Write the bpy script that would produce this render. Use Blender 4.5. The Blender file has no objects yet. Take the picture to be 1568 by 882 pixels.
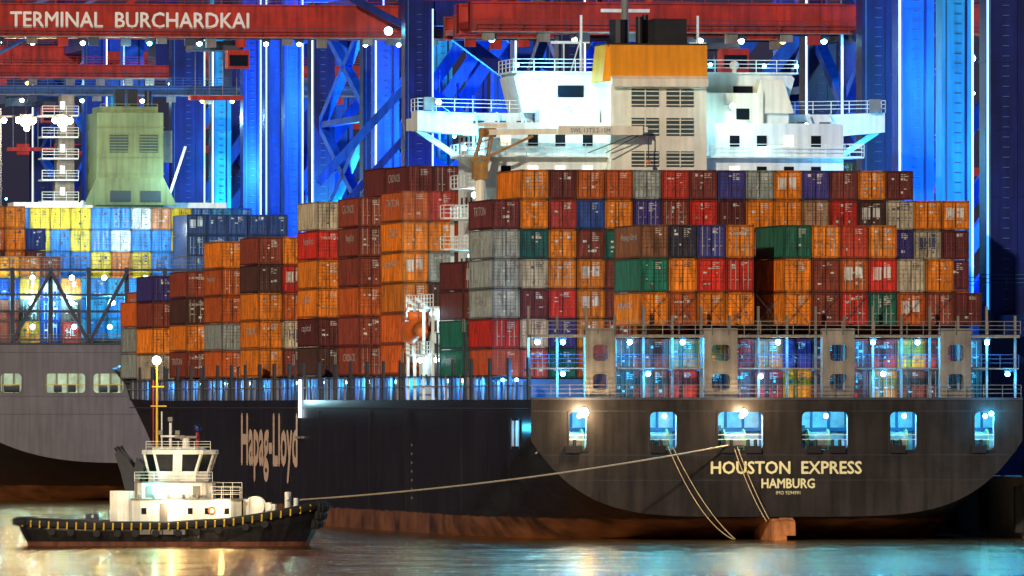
import bpy, math, random
from mathutils import Vector, Matrix
R = random.Random(7)
scn = bpy.context.scene

# ------------------------------------------------------------------ materials
MATS = {}
def mat_paint(name, col, rough=0.55, var=0.25, scale=0.6, metal=0.0, emit=None, es=0.0, streak=0.0, bump=0.0, ior=1.45):
    m = bpy.data.materials.new(name); m.use_nodes = True
    nt = m.node_tree; N = nt.nodes; L = nt.links
    b = N['Principled BSDF']
    b.inputs['Roughness'].default_value = rough
    b.inputs['Metallic'].default_value = metal
    b.inputs['IOR'].default_value = ior
    if emit:
        b.inputs['Base Color'].default_value = (*col, 1)
        b.inputs['Emission Color'].default_value = (*emit, 1)
        b.inputs['Emission Strength'].default_value = es
        m.cycles.emission_sampling = 'NONE' if es > 8 else 'AUTO'
        MATS[name] = m; return m
    tc = N.new('ShaderNodeTexCoord')
    no = N.new('ShaderNodeTexNoise'); no.inputs['Scale'].default_value = scale; no.inputs['Detail'].default_value = 7
    no.inputs['Roughness'].default_value = 0.65
    L.new(tc.outputs['Object'], no.inputs['Vector'])
    mp = N.new('ShaderNodeMapping'); mp.inputs['Scale'].default_value = (1.6, 1.6, 0.12)
    L.new(tc.outputs['Object'], mp.inputs['Vector'])
    n2 = N.new('ShaderNodeTexNoise'); n2.inputs['Scale'].default_value = 1.1; n2.inputs['Detail'].default_value = 5
    L.new(mp.outputs[0], n2.inputs['Vector'])
    r1 = N.new('ShaderNodeMapRange'); r1.inputs[1].default_value = 0.3; r1.inputs[2].default_value = 0.7
    r1.inputs[3].default_value = 1 - var; r1.inputs[4].default_value = 1 + var
    L.new(no.outputs['Fac'], r1.inputs[0])
    r2 = N.new('ShaderNodeMapRange'); r2.inputs[1].default_value = 0.35; r2.inputs[2].default_value = 0.7
    r2.inputs[3].default_value = 1 + streak*0.4; r2.inputs[4].default_value = 1 - streak
    L.new(n2.outputs['Fac'], r2.inputs[0])
    mu = N.new('ShaderNodeMath'); mu.operation = 'MULTIPLY'
    L.new(r1.outputs[0], mu.inputs[0]); L.new(r2.outputs[0], mu.inputs[1])
    vm = N.new('ShaderNodeVectorMath'); vm.operation = 'SCALE'
    vm.inputs[0].default_value = col
    L.new(mu.outputs[0], vm.inputs['Scale'])
    L.new(vm.outputs[0], b.inputs['Base Color'])
    if bump:
        bp = N.new('ShaderNodeBump'); bp.inputs['Strength'].default_value = bump; bp.inputs['Distance'].default_value = 0.3
        L.new(no.outputs['Fac'], bp.inputs['Height']); L.new(bp.outputs[0], b.inputs['Normal'])
    MATS[name] = m; return m

mat_paint('hull_grey', (0.018, 0.0165, 0.018), 0.34, 0.5, 0.10, streak=0.5)
mat_paint('hull_stern', (0.030, 0.025, 0.022), 0.38, 0.5, 0.15, streak=0.45)
mat_paint('hull_pale', (0.14, 0.125, 0.125), 0.6, 0.2, 0.1, streak=0.2)
mat_paint('deck_green', (0.05, 0.07, 0.06), 0.7)
mat_paint('frame_beige', (0.22, 0.195, 0.16), 0.6, 0.25, 0.5, streak=0.35)
mat_paint('frame_dark', (0.04, 0.045, 0.06), 0.6, 0.3)
mat_paint('frame_blue', (0.05, 0.12, 0.26), 0.5, 0.3)
mat_paint('crane_brown', (0.36, 0.19, 0.05), 0.6, 0.3, 1.0, streak=0.3)
mat_paint('white', (0.80, 0.86, 0.82), 0.5, 0.08, 0.3, streak=0.18)
mat_paint('white_room', (0.6, 0.7, 0.72), 0.6, 0.3, 1.0)
mat_paint('cream', (0.84, 0.78, 0.60), 0.5, 0.08, 0.5, streak=0.18)
mat_paint('ochre', (0.82, 0.29, 0.008), 0.5, 0.08, 0.5, streak=0.2)
mat_paint('black', (0.012, 0.012, 0.014), 0.5, 0.3)
mat_paint('glass', (0.008, 0.011, 0.016), 0.25, 0.1, ior=1.25)
mat_paint('louvre', (0.04, 0.07, 0.07), 0.5, 0.1)
mat_paint('rust', (0.46, 0.17, 0.055), 0.8, 0.55, 0.35, streak=0.4, bump=0.3)
mat_paint('boot_red', (0.16, 0.055, 0.032), 0.75, 0.55, 0.25, streak=0.5, bump=0.2)
mat_paint('navy', (0.006, 0.014, 0.12), 0.45, 0.4, 0.15, streak=0.45)  # crane blues: dark and bright tones paint in how floods light each leg
mat_paint('blue', (0.005, 0.11, 0.85), 0.45, 0.35, 0.12, streak=0.35)
mat_paint('blue_mid', (0.005, 0.05, 0.52), 0.45, 0.35, 0.12, streak=0.4)
mat_paint('cyanblue', (0.02, 0.42, 0.92), 0.45, 0.25, 0.12, streak=0.3)
mat_paint('crane_red', (0.42, 0.028, 0.015), 0.5, 0.35, 0.3, streak=0.4)
mat_paint('green', (0.19, 0.26, 0.11), 0.6, 0.2, 0.2, streak=0.3)
mat_paint('letter_gold', (0.85, 0.78, 0.42), 0.6, 0.08)
mat_paint('letter_white', (0.85, 0.82, 0.76), 0.6, 0.08)
mat_paint('letter_tan', (0.72, 0.50, 0.36), 0.6, 0.12)
mat_paint('rope', (0.62, 0.50, 0.30), 0.8, 0.2, 3)
mat_paint('orange_boat', (0.7, 0.14, 0.02), 0.4, 0.1)
mat_paint('yellow', (0.75, 0.48, 0.03), 0.6, 0.15)
mat_paint('tug_black', (0.014, 0.013, 0.014), 0.4, 0.4, 0.8, streak=0.3)
mat_paint('rubber', (0.02, 0.019, 0.018), 0.8, 0.3, 2)
mat_paint('tug_white', (0.80, 0.79, 0.68), 0.5, 0.15, 0.8, streak=0.3)
mat_paint('concrete', (0.22, 0.20, 0.18), 0.9, 0.25, 0.2)
mat_paint('lamp_cyan', (1, 1, 1), emit=(0.15, 0.72, 1.0), es=26)
mat_paint('lamp_white', (1, 1, 1), emit=(0.6, 0.92, 1.0), es=30)
mat_paint('lamp_warm', (1, 1, 1), emit=(1.0, 0.78, 0.45), es=35)
mat_paint('lamp_yellow', (1, 1, 1), emit=(1.0, 0.55, 0.05), es=12)
mat_paint('glow_strip_white', (1, 1, 1), emit=(0.55, 0.75, 1.0), es=1.8)
mat_paint('glow_strip_blue', (1, 1, 1), emit=(0.05, 0.35, 1.0), es=2.0)
mat_paint('glow_strip_amber', (1, 1, 1), emit=(1.0, 0.5, 0.2), es=0.8)
mat_paint('window_lit', (1, 1, 1), emit=(1.0, 0.85, 0.55), es=1.1)

def mat_container():
    m = bpy.data.materials.new('container_paint'); m.use_nodes = True
    nt = m.node_tree; N = nt.nodes; L = nt.links; b = N['Principled BSDF']
    b.inputs['Roughness'].default_value = 0.5; b.inputs['Specular IOR Level'].default_value = 0.35
    at = N.new('ShaderNodeAttribute'); at.attribute_name = 'Col'
    tc = N.new('ShaderNodeTexCoord')
    mp = N.new('ShaderNodeMapping'); mp.inputs['Scale'].default_value = (2.5, 2.5, 0.35)
    L.new(tc.outputs['Object'], mp.inputs[0])
    n = N.new('ShaderNodeTexNoise'); n.inputs['Scale'].default_value = 1.3; n.inputs['Detail'].default_value = 6
    L.new(mp.outputs[0], n.inputs['Vector'])
    r = N.new('ShaderNodeMapRange'); r.inputs[1].default_value = 0.3; r.inputs[2].default_value = 0.72
    r.inputs[3].default_value = 1.35; r.inputs[4].default_value = 0.42
    L.new(n.outputs['Fac'], r.inputs[0])
    vm = N.new('ShaderNodeVectorMath'); vm.operation = 'SCALE'
    L.new(at.outputs['Color'], vm.inputs[0]); L.new(r.outputs[0], vm.inputs['Scale'])
    n3 = N.new('ShaderNodeTexNoise'); n3.inputs['Scale'].default_value = 2.3; n3.inputs['Detail'].default_value = 8
    L.new(tc.outputs['Object'], n3.inputs['Vector'])
    r3 = N.new('ShaderNodeMapRange'); r3.inputs[1].default_value = 0.58; r3.inputs[2].default_value = 0.70
    L.new(n3.outputs['Fac'], r3.inputs[0])
    mx = N.new('ShaderNodeMix'); mx.data_type = 'RGBA'
    ml = N.new('ShaderNodeMath'); ml.operation = 'MULTIPLY'; ml.inputs[1].default_value = 0.65
    L.new(r3.outputs[0], ml.inputs[0]); L.new(ml.outputs[0], mx.inputs['Factor'])
    L.new(vm.outputs[0], mx.inputs['A']); mx.inputs['B'].default_value = (0.09, 0.03, 0.015, 1)
    L.new(mx.outputs['Result'], b.inputs['Base Color'])
    MATS['container'] = m
mat_container()

# ------------------------------------------------------------------ mesh builder
class MB:
    def __init__(s): s.v=[]; s.f=[]; s.m=[]; s.c=[]; s.mats=[]
    def mi(s, n):
        if n not in s.mats: s.mats.append(n)
        return s.mats.index(n)
    def face(s, pts, mat, col=(1,1,1)):
        i=len(s.v); s.v.extend([tuple(p) for p in pts]); s.f.append(tuple(range(i,i+len(pts)))); s.m.append(s.mi(mat)); s.c.append(col)
    def raw(s, verts, faces, mat, col=(1,1,1)):
        i=len(s.v); s.v.extend([tuple(p) for p in verts]); k=s.mi(mat)
        for f in faces:
            s.f.append(tuple(i+j for j in f)); s.m.append(k); s.c.append(col)
    def box(s, x0,x1,y0,y1,z0,z1, mat, col=(1,1,1)):
        v=[(x0,y0,z0),(x1,y0,z0),(x1,y1,z0),(x0,y1,z0),(x0,y0,z1),(x1,y0,z1),(x1,y1,z1),(x0,y1,z1)]
        s.raw(v,[(0,3,2,1),(4,5,6,7),(0,1,5,4),(1,2,6,5),(2,3,7,6),(3,0,4,7)],mat,col)
    def beam(s, p, q, w, mat, h=None, col=(1,1,1)):
        p=Vector(p); q=Vector(q); d=(q-p).normalized(); h=h or w
        up=Vector((0,0,1)) if abs(d.z)<0.95 else Vector((0,1,0))
        a=d.cross(up).normalized()*w/2; b=a.cross(d).normalized()*h/2
        v=[p-a-b,p+a-b,p+a+b,p-a+b,q-a-b,q+a-b,q+a+b,q-a+b]
        s.raw(v,[(0,1,2,3),(7,6,5,4),(0,4,5,1),(1,5,6,2),(2,6,7,3),(3,7,4,0)],mat,col)
    def cyl(s, p, q, r, mat, n=12, r2=None):
        p=Vector(p); q=Vector(q); d=(q-p).normalized(); r2=r if r2 is None else r2
        up=Vector((0,0,1)) if abs(d.z)<0.95 else Vector((0,1,0))
        a=d.cross(up).normalized(); b=a.cross(d).normalized()
        v=[]
        for k in range(n):
            t=2*math.pi*k/n; e=a*math.cos(t)+b*math.sin(t); v.append(p+e*r); v.append(q+e*r2)
        f=[(2*k,2*((k+1)%n),2*((k+1)%n)+1,2*k+1) for k in range(n)]
        f.append(tuple(2*k for k in range(n))[::-1]); f.append(tuple(2*k+1 for k in range(n)))
        s.raw(v,f,mat)
    def sphere(s, c, r, mat, n=10, m=6):
        c=Vector(c); v=[]; f=[]
        for j in range(m+1):
            ph=math.pi*j/m
            for k in range(n):
                t=2*math.pi*k/n; v.append(c+Vector((math.sin(ph)*math.cos(t),math.sin(ph)*math.sin(t),math.cos(ph)))*r)
        for j in range(m):
            for k in range(n):
                f.append((j*n+k,(j+1)*n+k,(j+1)*n+(k+1)%n,j*n+(k+1)%n))
        s.raw(v,f,mat)
    def prism_xz(s, pts, y0, y1, mat):
        n=len(pts); v=[(x,y0,z) for x,z in pts]+[(x,y1,z) for x,z in pts]
        f=[tuple(range(n)),tuple(range(2*n-1,n-1,-1))]+[(k,k+n,(k+1)%n+n,(k+1)%n) for k in range(n)]
        s.raw(v,f,mat)
    def prism_yz(s, pts, x0, x1, mat):
        n=len(pts); v=[(x0,y,z) for y,z in pts]+[(x1,y,z) for y,z in pts]
        f=[tuple(range(n)),tuple(range(2*n-1,n-1,-1))]+[(k,k+n,(k+1)%n+n,(k+1)%n) for k in range(n)]
        s.raw(v,f,mat)
    def prism_xy(s, pts, z0, z1, mat):
        n=len(pts); v=[(x,y,z0) for x,y in pts]+[(x,y,z1) for x,y in pts]
        f=[tuple(range(n))[::-1],tuple(range(n,2*n))]+[(k,(k+1)%n,(k+1)%n+n,k+n) for k in range(n)]
        s.raw(v,f,mat)
    def rail(s, pts, mat='white', h=1.1, sp=1.6, w=0.07):
        for a,b in zip(pts[:-1],pts[1:]):
            a=Vector(a); b=Vector(b); L=(b-a).length; n=max(1,int(L/sp))
            for k in range(n+1):
                p=a.lerp(b,k/n); s.beam(p,p+Vector((0,0,h)),w,mat)
            for hh in (0.4,0.75,1.1):
                s.beam(a+Vector((0,0,hh*h/1.1)),b+Vector((0,0,hh*h/1.1)),w*0.9,mat)
    def frame_ring(s, x0,x1,z0,z1,y,mat,r=0.4,w=0.16,t=0.08,seg=5):
        inner=[]; outer=[]
        cs=[(x1-r,z1-r,0),(x0+r,z1-r,90),(x0+r,z0+r,180),(x1-r,z0+r,270)]
        for i,(cx,cz,a0) in enumerate(cs):
            for k in range(seg+1):
                a=math.radians(a0+90*k/seg)
                inner.append((cx+r*math.cos(a),cz+r*math.sin(a)))
                ca,sa=math.cos(a),math.sin(a); q=max(abs(ca),abs(sa))
                outer.append((cx+(r+w)*ca/q,cz+(r+w)*sa/q))
        n=len(inner)
        v=[(x,y-t,z) for x,z in outer]+[(x,y-t,z) for x,z in inner]+[(x,y+0.12,z) for x,z in inner]+[(x,y+0.02,z) for x,z in outer]
        f=[]
        for k in range(n):
            j=(k+1)%n
            f+=[(k,j,n+j,n+k),(n+k,n+j,2*n+j,2*n+k),(k,3*n+k,3*n+j,j)]
        s.raw(v,f,mat)
    def build(s, name, parent=None, smooth=False, loc=None):
        me=bpy.data.meshes.new(name); me.from_pydata(s.v,[],s.f)
        for n in s.mats: me.materials.append(MATS[n])
        me.polygons.foreach_set('material_index',s.m)
        if 'container' in s.mats:
            ca=me.color_attributes.new('Col','FLOAT_COLOR','CORNER'); buf=[]
            for f,c in zip(s.f,s.c): buf.extend([c[0],c[1],c[2],1.0]*len(f))
            ca.data.foreach_set('color',buf)
        if smooth: me.polygons.foreach_set('use_smooth',[True]*len(me.polygons))
        me.update()
        o=bpy.data.objects.new(name,me); scn.collection.objects.link(o)
        if parent: o.parent=parent
        if loc: o.location=loc
        return o

def empty(name, loc=(0,0,0), rz=0):
    e=bpy.data.objects.new(name,None); e.location=loc; e.rotation_euler=(0,0,rz); scn.collection.objects.link(e); return e
def plight(name, loc, power, col, parent, r=0.3):
    l=bpy.data.lights.new(name,'POINT'); l.energy=power; l.color=col; l.shadow_soft_size=r
    o=bpy.data.objects.new(name,l); o.location=loc; o.parent=parent; scn.collection.objects.link(o); return o
CY=(0.06,0.55,1.0); WC=(0.42,0.85,1.0); WM=(1.0,0.72,0.42); BL=(0.03,0.25,1.0)

_tc={}
def text_geo(txt):
    if txt in _tc: return _tc[txt]
    cu=bpy.data.curves.new('t','FONT'); cu.body=txt; cu.resolution_u=2
    o=bpy.data.objects.new('t',cu); scn.collection.objects.link(o)
    bpy.context.view_layer.update()
    me=o.to_mesh(); vs=[v.co.copy() for v in me.vertices]; fs=[tuple(p.vertices) for p in me.polygons]
    o.to_mesh_clear(); bpy.data.objects.remove(o)
    x0=min(v.x for v in vs); x1=max(v.x for v in vs); y0=min(v.y for v in vs); y1=max(v.y for v in vs)
    vs=[((v.x-x0)/(x1-x0)-0.5,(v.y-y0)/(y1-y0)-0.5) for v in vs]
    _tc[txt]=(vs,fs); return _tc[txt]
def add_text(mb, txt, c, ax, ay, w, h, mat, bold=0.0, col=(1,1,1)):
    vs,fs=text_geo(txt); c=Vector(c); ax=Vector(ax); ay=Vector(ay); nrm=ax.cross(ay)
    offs=[(0,0)] if not bold else [(-bold,0.0),(bold,0.0),(0,bold),(0,-bold)]
    for i,(ox,oy) in enumerate(offs):
        mb.raw([c+ax*(x*w+ox)+ay*(y*h+oy)+nrm*(0.004*i) for x,y in vs],fs,mat,col)

A=math.radians(9.9)
ORG=(22.7,903.7,0.0)

# ------------------------------------------------------------------ hull
def lerp_tab(tab,y):
    for a,b in zip(tab[:-1],tab[1:]):
        if y<=b[0]:
            t=(y-a[0])/(b[0]-a[0]); return [a[i]+(b[i]-a[i])*t for i in range(1,len(a))]
    return list(tab[-1][1:])
def hull(parent, tab, p, m_side, holes, hz0, hz1, step=4):
    ys=sorted(set([t[0] for t in tab]+[tab[0][0]+k*step for k in range(int((tab[-1][0]-tab[0][0])/step))]))
    NU=14; NS=8
    mb=MB(); rows=[]
    for y in ys:
        Bs,Bd,zs,zc,zd=lerp_tab(tab,y); pts=[]
        for k in range(NU+1):
            u=math.sin(k/NU*math.pi/2); pts.append((Bs*u, zc+(zs-zc)*u**p))
        for k in range(1,NS+1):
            t=k/NS; pts.append((Bs+(Bd-Bs)*t**1.8, zs+(zd-zs)*t))
        full=[(-x,z) for x,z in pts[::-1]]+pts[1:]
        rows.append([(x,y,z) for x,z in full])
    n=len(rows[0])
    for r in rows: mb.v.extend(r)
    kS=mb.mi(m_side)
    for j in range(len(rows)-1):
        for i in range(n-1):
            mb.f.append((j*n+i,(j+1)*n+i,(j+1)*n+i+1,j*n+i+1)); mb.m.append(kS); mb.c.append((1,1,1))
    mb.build('hull',parent,smooth=True)
    md=MB()
    for j in range(len(rows)-1):
        a,b=rows[j][0],rows[j][-1]; c,d=rows[j+1][-1],rows[j+1][0]
        md.face([(a[0]+.02,a[1],a[2]-.15),(b[0]-.02,b[1],b[2]-.15),(c[0]-.02,c[1],c[2]-.15),(d[0]+.02,d[1],d[2]-.15)],'deck_green')
    md.build('main_deck',parent)
    Bs,Bd,zs,zc,zd=tab[0][1:]
    tm='hull_stern' if m_side=='hull_grey' else m_side
    mt=MB(); xs=set([-Bs,Bs])
    for h in holes: xs.update(h)
    for k in range(-30,31):
        xs.add(round(math.sin(k/30*math.pi/2)*Bs,3))
    xs=sorted(xs)
    zb=lambda x: zc+(zs-zc)*abs(min(1,abs(x)/Bs))**p
    for a,b in zip(xs[:-1],xs[1:]):
        if b-a<1e-4: continue
        mid=(a+b)/2; hole=any(h[0]<mid<h[1] for h in holes)
        za,zbb=zb(a),zb(b)
        mt.face([(a,0,min(za,hz0)),(b,0,min(zbb,hz0)),(b,0,hz0),(a,0,hz0)],tm)
        if not hole:
            mt.face([(a,0,max(za,hz0)),(b,0,max(zbb,hz0)),(b,0,hz1),(a,0,hz1)],tm)
        mt.face([(a,0,hz1),(b,0,hz1),(b,0,zd),(a,0,zd)],tm)
    for h in holes:
        mt.frame_ring(h[0],h[1],hz0,hz1,0,tm,r=0.45,w=0.14,t=0.06)
        mt.face([(h[0],0,hz0),(h[0],0.5,hz0),(h[0],0.5,hz1),(h[0],0,hz1)],'white_room')
        mt.face([(h[1],0,hz0),(h[1],0.5,hz0),(h[1],0.5,hz1),(h[1],0,hz1)],'white_room')
    mt.box(-Bd,Bd,-0.12,0.3,zd-0.02,zd+0.18,'frame_dark')
    for z in (zd-1.0,hz0-0.45,hz0-2.6):
        if z>zc+1.5:
            lim=Bs*min(1,max(0,(z-zc)/(zs-zc)))**(1/p)-0.1
            mt.box(-lim,lim,-0.012,0.0,z,z+0.05,'frame_dark')
    mt.build('transom',parent)

def mat_hull(name, top, zline):
    m=MATS[top].copy(); m.name=name; nt=m.node_tree; N=nt.nodes; L=nt.links; b=N['Principled BSDF']
    src=b.inputs['Base Color'].links[0].from_socket
    tc=[n for n in N if n.type=='TEX_COORD'][0]
    sp=N.new('ShaderNodeSeparateXYZ'); L.new(tc.outputs['Object'],sp.inputs[0])
    no=N.new('ShaderNodeTexNoise'); no.inputs['Scale'].default_value=0.5; no.inputs['Detail'].default_value=6; L.new(tc.outputs['Object'],no.inputs['Vector'])
    ad=N.new('ShaderNodeMath'); ad.operation='MULTIPLY_ADD'; ad.inputs[1].default_value=0.5; L.new(no.outputs['Fac'],ad.inputs[0]); L.new(sp.outputs['Z'],ad.inputs[2])
    r=N.new('ShaderNodeMapRange'); r.inputs[1].default_value=zline+0.2; r.inputs[2].default_value=zline+0.3
    L.new(ad.outputs[0],r.inputs[0])
    rp=N.new('ShaderNodeValToRGB'); rp.color_ramp.elements[0].color=(0.05,0.022,0.014,1); rp.color_ramp.elements[1].color=(0.34,0.13,0.05,1)
    rp.color_ramp.elements[0].position=0.32; rp.color_ramp.elements[1].position=0.75
    n2=N.new('ShaderNodeTexNoise'); n2.inputs['Scale'].default_value=0.35; n2.inputs['Detail'].default_value=8; L.new(tc.outputs['Object'],n2.inputs['Vector'])
    L.new(n2.outputs['Fac'],rp.inputs[0])
    mx=N.new('ShaderNodeMix'); mx.data_type='RGBA'
    L.new(r.outputs[0],mx.inputs['Factor']); L.new(rp.outputs[0],mx.inputs['A']); L.new(src,mx.inputs['B'])
    L.new(mx.outputs['Result'],b.inputs['Base Color'])
    br=N.new('ShaderNodeTexBrick'); br.inputs['Scale'].default_value=0.1; br.inputs['Mortar Size'].default_value=0.004; br.inputs['Brick Width'].default_value=1.1; br.inputs['Row Height'].default_value=0.24
    cb=N.new('ShaderNodeCombineXYZ'); L.new(sp.outputs['Y'],cb.inputs[0]); L.new(sp.outputs['Z'],cb.inputs[1]); L.new(cb.outputs[0],br.inputs['Vector'])
    bp=N.new('ShaderNodeBump'); bp.inputs['Strength'].default_value=0.4; bp.inputs['Distance'].default_value=0.1; L.new(br.outputs['Fac'],bp.inputs['Height']); L.new(bp.outputs[0],b.inputs['Normal'])
    MATS[name]=m
mat_hull('hull_grey_bt','hull_grey',1.8)

ship=empty('container_ship',ORG,A)
TAB=[(0,21.4,21.4,8.5,2.0,12),(5,21.4,21.4,7.8,1.3,12),(12,21.4,21.4,6.2,-0.5,12),(20,21.4,21.4,4.4,-3,12),(30,21.4,21.4,2.4,-5,12),
     (42,21.4,21.4,0.5,-7,12),(60,21.4,21.4,-2,-9,12),(205,21.4,21.4,-2,-9,12),(230,20.3,21.4,-2,-9,12),(250,17,21.4,-2,-9,12.2),(258,15.3,21.2,-2,-9,15.0),
     (275,11.5,20,-2,-9,15.6),(295,6.5,16.3,-2,-9,16),(310,3.2,12,-2,-9,16.2),(322,1.3,7.5,-2,-9,16.5),(332,0.4,3,-2,-9,16.6),(338,0.1,0.3,-2,-9,16.8)]
HOL=[(-18.1,-16.6),(-11.1,-8.8),(-5.2,-1.3),(2.1,6.1),(9.8,12.1),(17.2,18.9)]
hull(ship,TAB,5,'hull_grey',HOL,7.7,10.95)
for o in list(ship.children):
    if o.name.startswith('hull'): o.data.materials[0]=MATS['hull_grey_bt']

m=MB()
m.face([(-20.8,6,7.4),(20.8,6,7.4),(20.8,6,11.7),(-20.8,6,11.7)],'white_room')
m.face([(-20.8,0.3,7.4),(20.8,0.3,7.4),(20.8,6,7.4),(-20.8,6,7.4)],'deck_green')
m.face([(-20.8,0.3,11.7),(20.8,0.3,11.7),(20.8,6,11.7),(-20.8,6,11.7)],'white_room')
for x in (-20.8,20.8): m.face([(x,0.3,7.4),(x,6,7.4),(x,6,11.7),(x,0.3,11.7)],'white_room')
for k in range(28):
    x=-19.9+k*1.5; m.box(x-0.08,x+0.08,5.6,5.98,7.4,11.7,'frame_blue')
for k in range(14): m.box(-20.5+k*3,-20.3+k*3,0.4,5.9,11.3,11.65,'white_room')
m.box(-20.7,20.7,5.4,5.6,9.3,9.6,'frame_blue')
for a,b in HOL:
    w=b-a; c=(a+b)/2
    for dx in ((-0.6,) if w<3 else (-1.1,1.0)):
        m.box(c+dx-0.55,c+dx+0.75,-0.35,0.6,7.45,8.05,'black')
        m.cyl((c+dx-0.3,0.2,8.0),(c+dx-0.3,0.2,8.6),0.16,'black'); m.cyl((c+dx+0.35,0.2,8.0),(c+dx+0.35,0.2,8.6),0.16,'black')
    m.cyl((c-0.9,3.2,8.5),(c+0.9,3.2,8.5),0.75,'frame_beige'); m.cyl((c-0.95,3.2,8.5),(c-0.8,3.2,8.5),1.0,'green'); m.cyl((c+0.8,3.2,8.5),(c+0.95,3.2,8.5),1.0,'green')
    m.box(c-1.6,c-1.0,3.6,4.6,7.4,9.8,'frame_dark')
    m.beam((a,0.1,9.0),(b,0.1,9.0),0.06,'white'); m.beam((a,0.1,8.6),(b,0.1,8.6),0.06,'white')
    m.sphere((c+0.3,1.0,10.6),0.2,'lamp_white')
    plight('mooring_lamp',(c,2.0,10.4),560,(0.07,0.6,1.0),ship)
m.build('mooring_deck',ship)
m=MB()
m.sphere((-16.9,-0.35,10.9),0.42,'lamp_warm'); m.sphere((-3.0,-0.35,10.9),0.3,'lamp_warm'); m.sphere((18.6,-0.3,10.8),0.22,'lamp_cyan')
m.beam((-16.9,0,11.3),(-16.9,-0.4,11.1),0.1,'frame_dark'); m.beam((-3,0,11.3),(-3,-0.4,11.1),0.1,'frame_dark')
m.build('stern_lamps',ship)
plight('stern_lamp_light',(-16.9,-1.6,10.9),1800,WM,ship); plight('stern_lamp_light',(-3.0,-1.6,10.9),1100,WM,ship); plight('stern_lamp_light',(18.6,-1.5,10.6),600,CY,ship)
m=MB()
add_text(m,'HOUSTON  EXPRESS',(0.75,-0.02,6.2),(1,0,0),(0,0,1),13.1,1.05,'letter_gold',0.035)
add_text(m,'HAMBURG',(0.9,-0.02,4.85),(1,0,0),(0,0,1),4.6,0.8,'letter_gold',0.03)
add_text(m,'IMO 9294991',(0.9,-0.02,4.05),(1,0,0),(0,0,1),2.1,0.3,'letter_gold')
add_text(m,'Hapag-Lloyd',(-21.46,149,7.3),(0,-1,0),(0,0,1),37,6.4,'letter_tan',0.22)
m.box(-21.5,-21.42,1,250,11.2,11.3,'frame_dark')
for k in range(9):
    y=12+k*26+R.uniform(-4,4); m.beam((-21.45,y,2.0),(-21.45,y,11),0.06,'hull_grey')
for k in range(7): m.box(-21.46,-21.43,62,62.4,3+k*0.8,3.22+k*0.8,'frame_beige')
m.build('lettering',ship)
m=MB()
m.box(-21.5,-21.42,5.2,9.0,8.0,10.2,'white_room'); m.box(-21.56,-21.5,4.9,5.2,7.8,10.4,'frame_dark'); m.box(-21.56,-21.5,9.0,9.3,7.8,10.4,'frame_dark')
m.box(-21.62,-21.5,7.0,7.25,8,10.2,'frame_dark')
m.build('side_port',ship); plight('side_port_light',(-22.6,7,9.6),200,CY,ship)
m=MB(); m.prism_yz([(-1.5,-2),(7.5,-2),(7.5,2.4),(1.5,2.2),(-1.0,1.5)],-0.55,0.55,'rust')
m.prism_yz([(-1.3,0.4),(-1.1,1.6),(1.5,2.3),(1.7,1.0)],0.2,1.3,'rust'); m.build('rudder',ship)

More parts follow.
